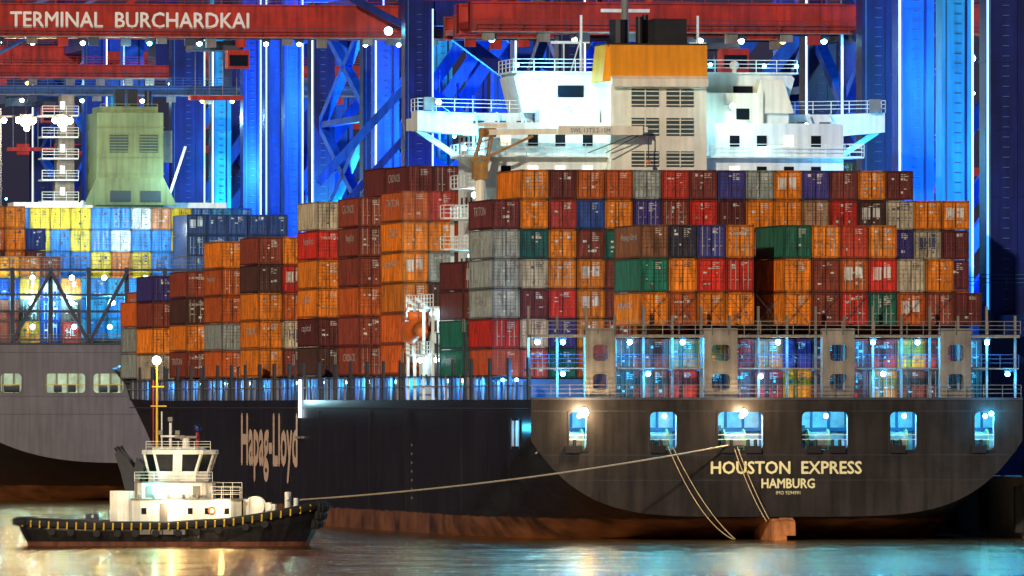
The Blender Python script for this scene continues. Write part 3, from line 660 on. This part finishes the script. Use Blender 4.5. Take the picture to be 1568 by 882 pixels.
# ------------------------------------------------------------------ quay and cranes
q=MB(); q.box(23.5,900,-700,3000,-4,5.0,'concrete'); q.box(23.3,24.0,-700,3000,4.0,5.3,'concrete')
for k in range(90): q.box(22.6,23.3,-300+k*14,-299+k*14,0.5,4.5,'rubber')
o=q.build('quay'); o.location=ORG; o.rotation_euler=(0,0,A)
def crane(legs, zt, boom=None, bm='crane_red', brace=True, gauge=30, text=None, mats=('blue','navy'), edge_glow=True, lamps=True, cab=True):
    e=empty('gantry_crane',ORG,A); m=MB()
    for i,(y,wd,mt) in enumerate(legs):
        for x in (27,27+gauge):
            m.box(x-wd/2,x+wd/2,y-1.4,y+1.4,5.6,zt,mt)
            for z in range(12,int(zt),6): m.box(x-wd/2-0.06,x+wd/2+0.06,y-1.46,y+1.46,z,z+0.16,mt)
            m.box(x-wd*0.5+0.3,x-wd*0.5+0.42,y-1.5,y-1.4,6,zt,'frame_blue'); m.box(x+wd*0.22,x+wd*0.22+0.2,y-1.52,y-1.4,6,zt,'navy')
            if edge_glow and x==27:
                s=-1 if i%2 else 1
                m.box(x+s*(wd/2-0.12)-0.09,x+s*(wd/2-0.12)+0.09,y-1.62,y-1.5,20,zt-1,R.choice(('glow_strip_white','glow_strip_white','glow_strip_blue')))  # added glowing strip, imitates the brightly lit edge of the leg
            m.rail([(x-wd/2-0.6,y-1.6,22),(x+wd/2+0.6,y-1.6,22)],'frame_blue')
            for k in range(int((zt-20)/0.9)): m.box(x-0.3,x+0.3,y-1.52,y-1.44,20+k*0.9,20.08+k*0.9,'frame_blue')
        m.box(27,27+gauge,y-1,y+1,17,19.6,mt)
        m.box(27,27+gauge,y-1,y+1,zt-3,zt,mt)
        m.beam((27,y,19),(27+gauge,y,zt-4),1.4,mats[0])
        m.box(24.5,29.5,y-2.2,y+2.2,5.3,6.8,mats[1])
    y0=min(l[0] for l in legs); y1=max(l[0] for l in legs)
    for x in (27,27+gauge):
        m.box(x-1,x+1,y0,y1,17.5,19.5,mats[1]); m.box(x-1,x+1,y0,y1,zt-2.6,zt-0.4,mats[1])
        if brace:
            n=max(1,int((zt-20)/12)); dz=(zt-22)/n
            for k in range(n):
                m.beam((x,y0,20+k*dz),(x,y1,20+(k+1)*dz),1.0,mats[0]); m.beam((x,y1,20+k*dz),(x,y0,20+(k+1)*dz),1.0,mats[0])
                m.beam((x,y0,20+(k+1)*dz),(x,y1,20+(k+1)*dz),0.8,mats[1])
    if boom:
        bx0,bx1,z0,z1=boom; ym=(y0+y1)/2
        for dy in (-3.2,3.2):
            m.box(bx0,bx1,ym+dy-0.6,ym+dy+0.6,z0,z1,bm)
            m.box(bx0,bx1,ym+dy-0.75,ym+dy+0.75,z0-0.1,z0+0.15,bm); m.box(bx0,bx1,ym+dy-0.75,ym+dy+0.75,z1-0.12,z1+0.06,bm)
            k=bx0
            while k<bx1: m.box(k,k+0.12,ym+dy-0.66,ym+dy+0.66,z0,z1,bm); k+=4.2 if not text else 60
        k=bx0
        while k<bx1: m.box(k,k+0.5,ym-2.6,ym+2.6,z0+0.3,z0+0.9,bm); k+=6
        m.box(bx0,bx1,ym-4.9,ym-3.97,z0-0.2,z0-0.08,'frame_beige')
        k=bx0+1
        while k<bx1: m.box(k,k+1.2,ym-4.7,ym-4.2,z0-0.9-R.random()*0.5,z0-0.2,R.choice(('frame_dark','crane_red','frame_beige'))); k+=R.uniform(2.5,6)
        m.rail([(bx0,ym-4.9,z0-0.1),(bx1,ym-4.9,z0-0.1)],'frame_dark',sp=2.2)
        m.rail([(bx0,ym-3.8,z1),(bx1,ym-3.8,z1)],bm,sp=2.2)
        m.box(26,29,ym-4,ym+4,z1,z1+22,mats[1]); m.beam((27,ym-3,z1+22),(bx0+4,ym-3,z1),0.5,bm); m.beam((27,ym+3,z1+22),(bx0+18,ym+3,z1),0.5,bm)
        tx=bx0+(bx1-bx0)*0.33
        if cab:
            m.box(tx-3,tx+3,ym-3,ym+3,z0-1.6,z0-0.5,'frame_dark'); m.box(tx+1,tx+3.6,ym-4.4,ym-2,z0-3.8,z0-1.6,'crane_red'); m.box(tx+1.2,tx+3.4,ym-4.46,ym-4.4,z0-3.5,z0-2.2,'glass')
            for dx in (-2.5,-0.8,0.8,2.5): m.beam((tx+dx,ym-1.5,z0-1.2),(tx+dx,ym-1.5,z0-7),0.07,'frame_beige')
            m.box(tx-3.2,tx+3.2,ym-2.4,ym-0.4,z0-7.5,z0-7,'crane_red')
        if lamps:
            k=bx0+2
            while k<bx1:
                m.box(k-0.5,k+0.5,ym-4.4,ym-3.98,z0-0.75,z0-0.3,'frame_dark'); m.sphere((k,ym-4.2,z0-0.85),0.3,R.choice(('lamp_white','lamp_cyan','lamp_cyan','lamp_yellow' if not text else 'lamp_white')))
                k+=R.choice((4.0,6.0,8))
            for t in (0.2,0.6): plight('boom_lamp',(bx0+(bx1-bx0)*t,ym-5.2,z0-3),3200,WC,e)
        if text:
            add_text(m,text[0],(text[1],ym-3.83,(z0+z1)/2),(1,0,0),(0,0,1),text[2],text[3],'letter_white',0.05)
    m.build('crane_steelwork',e); return e
crane([(352,3.4,'navy'),(376,3.0,'blue')],59.5,(-24,62,55.4,59.2),text=('TERMINAL  BURCHARDKAI',-6.3,28.6,1.85),brace=False)
e=crane([(88,3.1,'navy'),(115,3.1,'navy')],62,(-10,60,46.9,49.6))
m=MB(); m.box(26.2,28,99,101,5,60,'navy'); m.box(28.0,28.2,98.9,99.1,25,60,'glow_strip_amber'); m.box(26.0,26.2,98.9,99.1,22,60,'glow_strip_blue'); m.build('stair_tower',e)  # amber and blue glow strips added as the tower's lit edges
crane([(53,2.9,'cyanblue'),(71,3.4,'blue')],64,brace=False)
crane([(12,3.4,'navy'),(33,3.6,'navy')],64,brace=False)
crane([(386,2.6,'navy'),(426,3.0,'navy')],62,brace=True,mats=('blue','blue_mid'))
crane([(450,2.4,'blue'),(466,2.6,'blue')],66,brace=False)
crane([(486,2.4,'blue_mid'),(514,2.6,'cyanblue')],66,(-30,60,52.5,53.6),bm='frame_blue',brace=False)
crane([(545,4.6,'navy'),(600,3,'blue')],66,(-30,60,57,58.7),brace=False,cab=False)
crane([(640,3.4,'blue_mid'),(700,3.4,'navy')],66,(-45,60,62,64.6),brace=True)
crane([(250,3.0,'navy'),(278,3.0,'blue_mid')],62,(16,60,52,54.4),brace=True,lamps=False,cab=False)
m=MB(); e=empty('crane_backstay',ORG,A)
m.beam((30.5,360,57.5),(41.5,360,49.5),1.5,'navy'); m.beam((38,362,57),(52,362,46),1.0,'navy'); m.beam((28,358,50),(46,358,37),1.1,'blue'); m.beam((28,358,42),(42,358,33),0.8,'blue'); m.beam((28,358,56),(20,358,60),0.8,'navy')
m.beam((27,358,50),(16,358,38),0.9,'blue'); m.beam((27,358,44),(17,358,33),0.8,'blue_mid')
for k in range(7): m.beam((29+2*k,359,53-1.5*k),(29+2*k,359,47-1.5*k),0.3,'blue')
m.sphere((24,355,56),0.5,'lamp_cyan'); m.build('strut',e)
m=MB(); e=empty('distant_terminal',ORG,A)
for k in range(46):
    x=R.uniform(40,210); y=R.uniform(560,900); t=R.choice(('navy','blue','blue_mid','blue','navy','cyanblue')); wd=R.uniform(1.4,3.4); z=R.uniform(48,75)
    m.box(x-wd/2,x+wd/2,y-1,y+1,5,z,t)
    if R.random()<.6: m.beam((x,y,R.uniform(20,30)),(x+R.choice((-22,22)),y,R.uniform(40,60)),0.9,t)
    if R.random()<.6:
        zz=z-R.uniform(4,18); m.box(x-R.uniform(5,25),x+R.uniform(5,30),y-1.5,y-0.6,zz,zz+R.uniform(0.8,2.2),R.choice(('blue_mid','crane_red','crane_red','navy')))
    if R.random()<.5:
        for j in range(4): m.sphere((x+R.uniform(-14,14),y-2,z-R.uniform(10,20)),R.uniform(.15,.28),R.choice(('lamp_white','lamp_cyan','lamp_yellow')))
m.build('steelwork',e)
fm=empty('floodlight_mast',(-63,1300,0)); m=MB()
m.cyl((0,0,5),(0,0,48),0.4,'frame_dark',r2=0.25); m.box(-4.0,8.8,-0.15,0.15,46.9,47.1,'frame_dark')
for x0_ in (3.3,7.8):
    for dx,dz,r in ((0,0,0.75),(-0.9,0.1,0.4),(0.9,0.05,0.4),(0.1,-0.9,0.35)): m.sphere((x0_+dx,-0.8,46.4+dz),r,'lamp_warm'); m.box(x0_+dx-r,x0_+dx+r,-0.7,-0.3,46.4+dz,46.4+dz+r+0.1,'frame_dark')
m.sphere((0.6,-0.8,46.5),0.35,'lamp_warm')
for k in range(12): m.box(-0.4,0.4,-0.7,-0.5,8+k*3,8.2+k*3,'frame_dark')
m.build('mast',fm); plight('flood',(4,-4,45),18000,WM,fm,0.6)
bf=empty('quay_floodlights',ORG,A); m=MB()
for (x,y,z,p,c) in [(33,345,32,22000,BL),(33,372,45,13000,BL),(30,415,36,24000,(0.03,0.4,1)),(30,440,50,22000,BL),(30,478,42,30000,(0.05,0.45,1)),(30,505,30,26000,CY),(34,535,45,12000,BL),(32,60,40,13000,CY),(33,60,28,11000,CY),(35,82,44,4500,BL),(32,45,34,6000,BL),(60,640,40,70000,BL),(90,640,50,80000,BL),(150,700,50,100000,BL)]:
    m.cyl((x,y,5),(x,y,z),0.18,'frame_dark',n=8); m.sphere((x,y,z),0.35,'lamp_cyan'); plight('flood',(x,y-1.5,z),p,c,bf,0.6)
m.build('masts',bf)

# ------------------------------------------------------------------ tug
tug=empty('tugboat',(-28.0,870,0),math.radians(-3))
TS=[(-12.3,2.4,2.25),(-11.6,3.5,2.2),(-10,4.1,2.1),(-6,4.5,1.95),(0,4.6,1.95),(5,4.5,2.25),(8,4.1,2.7),(10,3.2,3.1),(11.3,2.1,3.4),(12.0,1.1,3.55),(12.3,0.3,3.6)]
m=MB(); rows=[]
for x,b,z in TS:
    xs=x*(0.93 if x<0 else 0.9)
    rows.append([(xs,-b*0.8,-0.6),(xs+(x-xs)*.35,-b*0.88,0.35),(x,-b*0.98,z*0.62),(x,-b,z),(x,-b+0.15,z),(x,-b+0.2,z-0.75),(x,b-0.2,z-0.75),(x,b-0.15,z),(x,b,z),(x,b*.98,z*.62),(xs+(x-xs)*.35,b*.88,0.35),(xs,b*0.8,-0.6)])
for r0,r1 in zip(rows[:-1],rows[1:]):
    for i in range(11):
        m.face([r0[i],r1[i],r1[i+1],r0[i+1]],'boot_red' if i in (0,10) else ('deck_green' if i==5 else 'tug_black'))
m.face(rows[0],'tug_black'); m.face(rows[-1],'tug_black')
m.build('hull',tug)
m=MB()
def pt(s):
    for (a,b,z),(a2,b2,z2) in zip(TS[:-1],TS[1:]):
        if s<=a2: t=(s-a)/(a2-a); return b+(b2-b)*t, z+(z2-z)*t
    return TS[-1][1:]
xs=[-12.3+24.6*k/60 for k in range(61)]
for sgn in (-1,1):
    for xa,xb in zip(xs[:-1],xs[1:]):
        (ba,za),(bb,zb_)=pt(xa),pt(xb)
        m.cyl((xa,sgn*(ba+0.12),za-0.25),(xb,sgn*(bb+0.12),zb_-0.25),0.33,'rubber',n=8)
    for k in range(32):
        x=-12.0+k*0.76
        b,z=pt(x)
        m.beam((x,sgn*(b+0.3),z-0.62),(x+0.04,sgn*(b+0.5),z-0.08),0.12,'yellow')
    for k in range(11):
        x=-9.5+k*1.75+R.uniform(-.3,.3); b,z=pt(x); m.cyl((x,sgn*(b+0.05),z-0.9),(x,sgn*(b+0.3),z-0.9),0.3,'rubber',n=12)
for k in range(8):
    a=-math.pi/2+math.pi*k/8; a2=-math.pi/2+math.pi*(k+1)/8
    m.cyl((-12.2-0.6*math.cos(a),2.4*math.sin(a),1.95),(-12.2-0.6*math.cos(a2),2.4*math.sin(a2),1.95),0.36,'rubber',n=8)
    for (xx,hb,z,r) in ((12.0,1.1,3.2,0.5),(11.85,1.2,2.5,0.45),(11.6,1.3,1.8,0.42)):
        m.cyl((xx+0.6*math.cos(a),hb*math.sin(a),z),(xx+0.6*math.cos(a2),hb*math.sin(a2),z),r,'rubber',n=8)
m.build('fenders',tug)
m=MB(); T='tug_white'
def oct_(x0,x1,y,c): return [(x0+c,-y),(x1-c,-y),(x1,-y+c),(x1,y-c),(x1-c,y),(x0+c,y),(x0,y-c),(x0,-y+c)]
m.prism_xy(oct_(-3.1,5.9,3.1,0.8),1.2,3.75,T)
m.prism_xy(oct_(-4.9,-2.6,2.6,0.7),1.2,4.5,T)
m.prism_xy(oct_(-3.2,6.0,3.2,0.8),3.75,3.87,'frame_beige')
m.prism_xy(oct_(-3.0,3.5,2.8,0.8),3.87,5.15,T)
m.prism_xy(oct_(-2.9,3.7,2.9,0.8),5.15,5.25,'frame_beige')
def frus(b0,b1,z0,z1,mt):
    n=8; v=[(x,y,z0) for x,y in b0]+[(x,y,z1) for x,y in b1]
    m.raw(v,[tuple(range(8))[::-1],tuple(range(8,16))]+[(k,(k+1)%n,(k+1)%n+n,k+n) for k in range(n)],mt)
b0=oct_(-1.8,3.1,2.1,0.9); b1=oct_(-2.1,3.55,2.4,0.9)
frus(b0,b0,5.25,6.1,T); frus(b0,b1,6.1,7.5,'glass'); m.prism_xy(oct_(-2.3,3.75,2.55,0.95),7.5,7.85,T); m.prism_xy(oct_(-1.5,2.8,1.7,0.7),7.85,8.05,T)
for p,q_ in zip(b0,b1): m.beam((*p,6.1),(*q_,7.5),0.2,T)
m.beam((0.65,-2.11,6.1),(0.72,-2.43,7.5),0.75,T,h=0.1)
m.rail([(-2.8,-2.8,5.25),(3.6,-2.8,5.25)],T,h=0.8,sp=1.3,w=0.035)
m.rail([(-1.9,-2.3,7.85),(3.4,-2.3,7.85)],T,h=0.7,sp=1.1,w=0.035); m.rail([(3.6,-3.1,3.87),(5.9,-3.1,3.87)],T,h=1.0,sp=0.6,w=0.04); m.rail([(3.6,-1.2,3.87),(5.9,-1.2,3.87)],T,h=1.3,sp=0.6,w=0.04)
for x in (-2.2,1.6,3.0,4.6): m.box(x,x+0.4,-3.13,-3.08,2.6,3.1,'glass')
for x in (-0.7,): m.box(x,x+0.65,-3.14,-3.08,2.0,3.5,'frame_beige')
for x in (-1.9,2.0): m.box(x,x+0.6,-2.83,-2.78,3.95,4.9,'frame_beige')
for x in (0.0,1.0): m.box(x,x+0.5,-2.83,-2.78,4.3,4.75,'window_lit')
m.box(-2.3,1.6,-4.72,-4.6,0.95,1.35,'frame_beige')
for k in range(5): m.box(-2.3+k*0.95,-2.2+k*0.95,-4.76,-4.7,0.95,1.35,'tug_black')
for k in range(6):
    x=-2.4+k*1.2; m.cyl((x,-3.0,3.87),(x,-3.0,4.2),0.1,'frame_beige',n=8)
m.box(-2.9,-2.2,-1.2,1.2,5.25,6.4,T); m.cyl((-2.6,-2.2,3.9),(-2.6,-2.2,5.6),0.22,'frame_beige'); m.sphere((-2.6,-2.2,5.7),0.32,'frame_beige')
for y in (-1.7,1.7):
    m.prism_xz([(-3.6,4.4),(-2.3,4.4),(-2.4,5.6),(-3.5,7.2),(-4.2,7.9),(-4.5,7.5),(-4.0,6.0)],y-0.45,y+0.45,'black')
    m.cyl((-3.9,y,7.2),(-4.4,y,8.1),0.22,'black'); m.prism_xz([(-3.2,5.0),(-2.3,5.0),(-2.1,6.6),(-2.7,7.2)],y-0.4,y+0.4,'black')
m.cyl((-1.2,0,5.2),(-1.2,0,15.0),0.13,'yellow',r2=0.07); m.cyl((-1.5,0,7),(-1.5,0,13.6),0.06,'crane_red'); m.cyl((-0.8,0,7.8),(-0.8,0,11),0.06,T)
m.cyl((-0.1,0.3,7.8),(-0.1,0.3,10.1),0.12,T); m.box(-0.9,0.6,-0.1,0.1,8.9,9.05,T); m.box(-1.7,-0.4,-0.12,0.12,11.4,11.5,'yellow'); m.box(-1.6,-0.6,-0.1,0.1,13,13.1,'yellow')
for x,z in ((-0.1,10.2),(0.5,9.1),(-0.9,9.1),(0.9,8.7)): m.box(x-0.18,x+0.18,-0.2,0.2,z,z+0.35,'frame_beige')
m.cyl((1.2,0,8),(1.2,0,8.8),0.3,T); m.box(0.3,2.1,-0.15,0.15,8.8,9.0,'frame_beige')
m.sphere((2.1,0.3,9.6),0.36,'navy'); m.cyl((2.1,.3,8),(2.1,.3,9.3),0.15,'crane_red')
m.sphere((-1.2,-0.25,15.2),0.36,'lamp_warm'); m.sphere((-1.1,-3.0,4.75),0.28,'lamp_cyan')
for k in range(12):
    a=2*math.pi*k/12;b=2*math.pi*(k+1)/12; m.cyl((3.6+.28*math.cos(a),-3.2,2.9+.28*math.sin(a)),(3.6+.28*math.cos(b),-3.2,2.9+.28*math.sin(b)),0.07,'orange_boat',n=6)
m.cyl((6.9,-1.1,3.2),(6.9,1.1,3.2),0.62,'frame_beige',n=16)
for y in (-1.2,1.1): m.cyl((6.9,y,3.2),(6.9,y+0.14,3.2),0.85,T,n=18)
m.box(6.0,6.5,-1.3,1.3,2.0,3.8,T); m.box(7.5,8.6,-0.9,0.9,2.1,3.4,T); m.cyl((8.0,-1,3.2),(8.0,1,3.2),0.35,T)
for y in (-0.6,0.6): m.cyl((9.6,y,2.4),(9.6,y,4.4),0.22,T)
m.cyl((9.6,-1.1,3.9),(9.6,1.1,3.9),0.16,T); m.cyl((10.3,-0.5,2.6),(10.3,-.5,3.9),0.2,T); m.box(8.9,10.7,-0.8,0.8,2.3,2.9,T)
m.rail([(-11.5,-3.2,2.1),(-6.0,-4.2,1.95)],'frame_dark',h=0.5,sp=0.9)
m.cyl((-8.5,-0.5,1.3),(-8.5,0.5,1.3),0.5,'frame_dark'); m.box(-7,-6,-1,1,1.3,2.6,'frame_dark'); m.cyl((-6.4,-1.2,2.4),(-6.4,1.2,2.4),0.12,T)
add_text(m,'SMAKE',(2.4,-2.83,4.05),(1,0,0),(0,0,1),1.5,0.26,'frame_dark')
for x,z in ((0.0,3.1),(0.9,3.1),(4.4,3.1)): m.sphere((x,-3.25,z+0.35),0.2,'lamp_warm')
m.build('superstructure',tug)
for p in ((0.4,-4.4,3.5,300,WM),(4.4,-4.2,3.4,200,WM),(-1.1,-3.7,4.8,160,(0.1,0.9,0.9)),(-1.2,-1.2,14.8,450,WM),(7.5,-2.4,5.0,160,WM),(0.6,-5.4,7.2,260,WM),(-5.5,-3.8,4.0,110,WM)):
    plight('tug_lamp',p[:3],p[3],p[4],tug,0.15)

# ------------------------------------------------------------------ water
me=bpy.data.meshes.new('water'); me.from_pydata([(-9000,-500,0),(9000,-500,0),(9000,14000,0),(-9000,14000,0)],[],[(0,1,2,3)])
wt=bpy.data.objects.new('water',me); scn.collection.objects.link(wt)
mw=bpy.data.materials.new('river_water'); mw.use_nodes=True; N=mw.node_tree.nodes; L=mw.node_tree.links
N.remove(N['Principled BSDF']); out=N['Material Output']
df=N.new('ShaderNodeBsdfDiffuse'); df.inputs['Color'].default_value=(0.17,0.085,0.014,1)
gl=N.new('ShaderNodeBsdfGlossy'); gl.inputs['Color'].default_value=(0.90,0.72,0.46,1); gl.inputs['Roughness'].default_value=0.12  # gold of reflected sodium light is put into the gloss colour
ms=N.new('ShaderNodeMixShader'); ms.inputs[0].default_value=0.80; L.new(df.outputs[0],ms.inputs[1]); L.new(gl.outputs[0],ms.inputs[2]); L.new(ms.outputs[0],out.inputs[0])
tc=N.new('ShaderNodeTexCoord')
def wn(sx,sy,det,rg):
    mp=N.new('ShaderNodeMapping'); mp.inputs['Scale'].default_value=(sx,sy,1); L.new(tc.outputs['Object'],mp.inputs[0])
    n1=N.new('ShaderNodeTexNoise'); n1.inputs['Scale'].default_value=1.0; n1.inputs['Detail'].default_value=det; n1.inputs['Roughness'].default_value=rg; L.new(mp.outputs[0],n1.inputs['Vector']); return n1
nA=wn(0.10,0.05,3,0.5); nB=wn(0.5,0.12,5,0.6)
bA=N.new('ShaderNodeBump'); bA.inputs['Strength'].default_value=1.0; bA.inputs['Distance'].default_value=1.5; L.new(nA.outputs['Fac'],bA.inputs['Height'])
bB=N.new('ShaderNodeBump'); bB.inputs['Strength'].default_value=1.0; bB.inputs['Distance'].default_value=0.6; L.new(nB.outputs['Fac'],bB.inputs['Height']); L.new(bA.outputs[0],bB.inputs['Normal'])
L.new(bB.outputs[0],gl.inputs['Normal'])
me.materials.append(mw)

# ------------------------------------------------------------------ world, key light, camera
wd=bpy.data.worlds.new('World'); scn.world=wd; wd.use_nodes=True; N=wd.node_tree.nodes; L=wd.node_tree.links
bg=N['Background']; sky=N.new('ShaderNodeTexSky'); sky.sky_type='NISHITA'; sky.sun_disc=False
EL=math.radians(20); AZ=math.radians(202)
sky.sun_elevation=EL; sky.sun_rotation=AZ
mx=N.new('ShaderNodeMix'); mx.data_type='RGBA'; mx.blend_type='MULTIPLY'; mx.inputs['Factor'].default_value=1; mx.inputs['B'].default_value=(0.42,0.38,1.0,1)
L.new(sky.outputs[0],mx.inputs['A']); L.new(mx.outputs['Result'],bg.inputs[0]); bg.inputs[1].default_value=0.012
sl=bpy.data.lights.new('terminal_key','SUN'); sl.energy=2.4; sl.angle=math.radians(2); sl.color=(1.0,0.88,0.72)
so=bpy.data.objects.new('terminal_key',sl); scn.collection.objects.link(so)
d=Vector((math.sin(AZ)*math.cos(EL),math.cos(AZ)*math.cos(EL),math.sin(EL)))
so.rotation_euler=d.to_track_quat('Z','Y').to_euler()

cam=bpy.data.cameras.new('camera'); cam.lens=36*16200/1568; cam.sensor_width=36; cam.clip_start=5; cam.clip_end=20000
co=bpy.data.objects.new('camera',cam); co.location=(0,0,11.55); co.rotation_euler=(math.radians(90)+math.atan(179/16200),0,0)
scn.collection.objects.link(co); scn.camera=co
scn.view_settings.view_transform='Standard'; scn.view_settings.look='None'; scn.view_settings.exposure=0
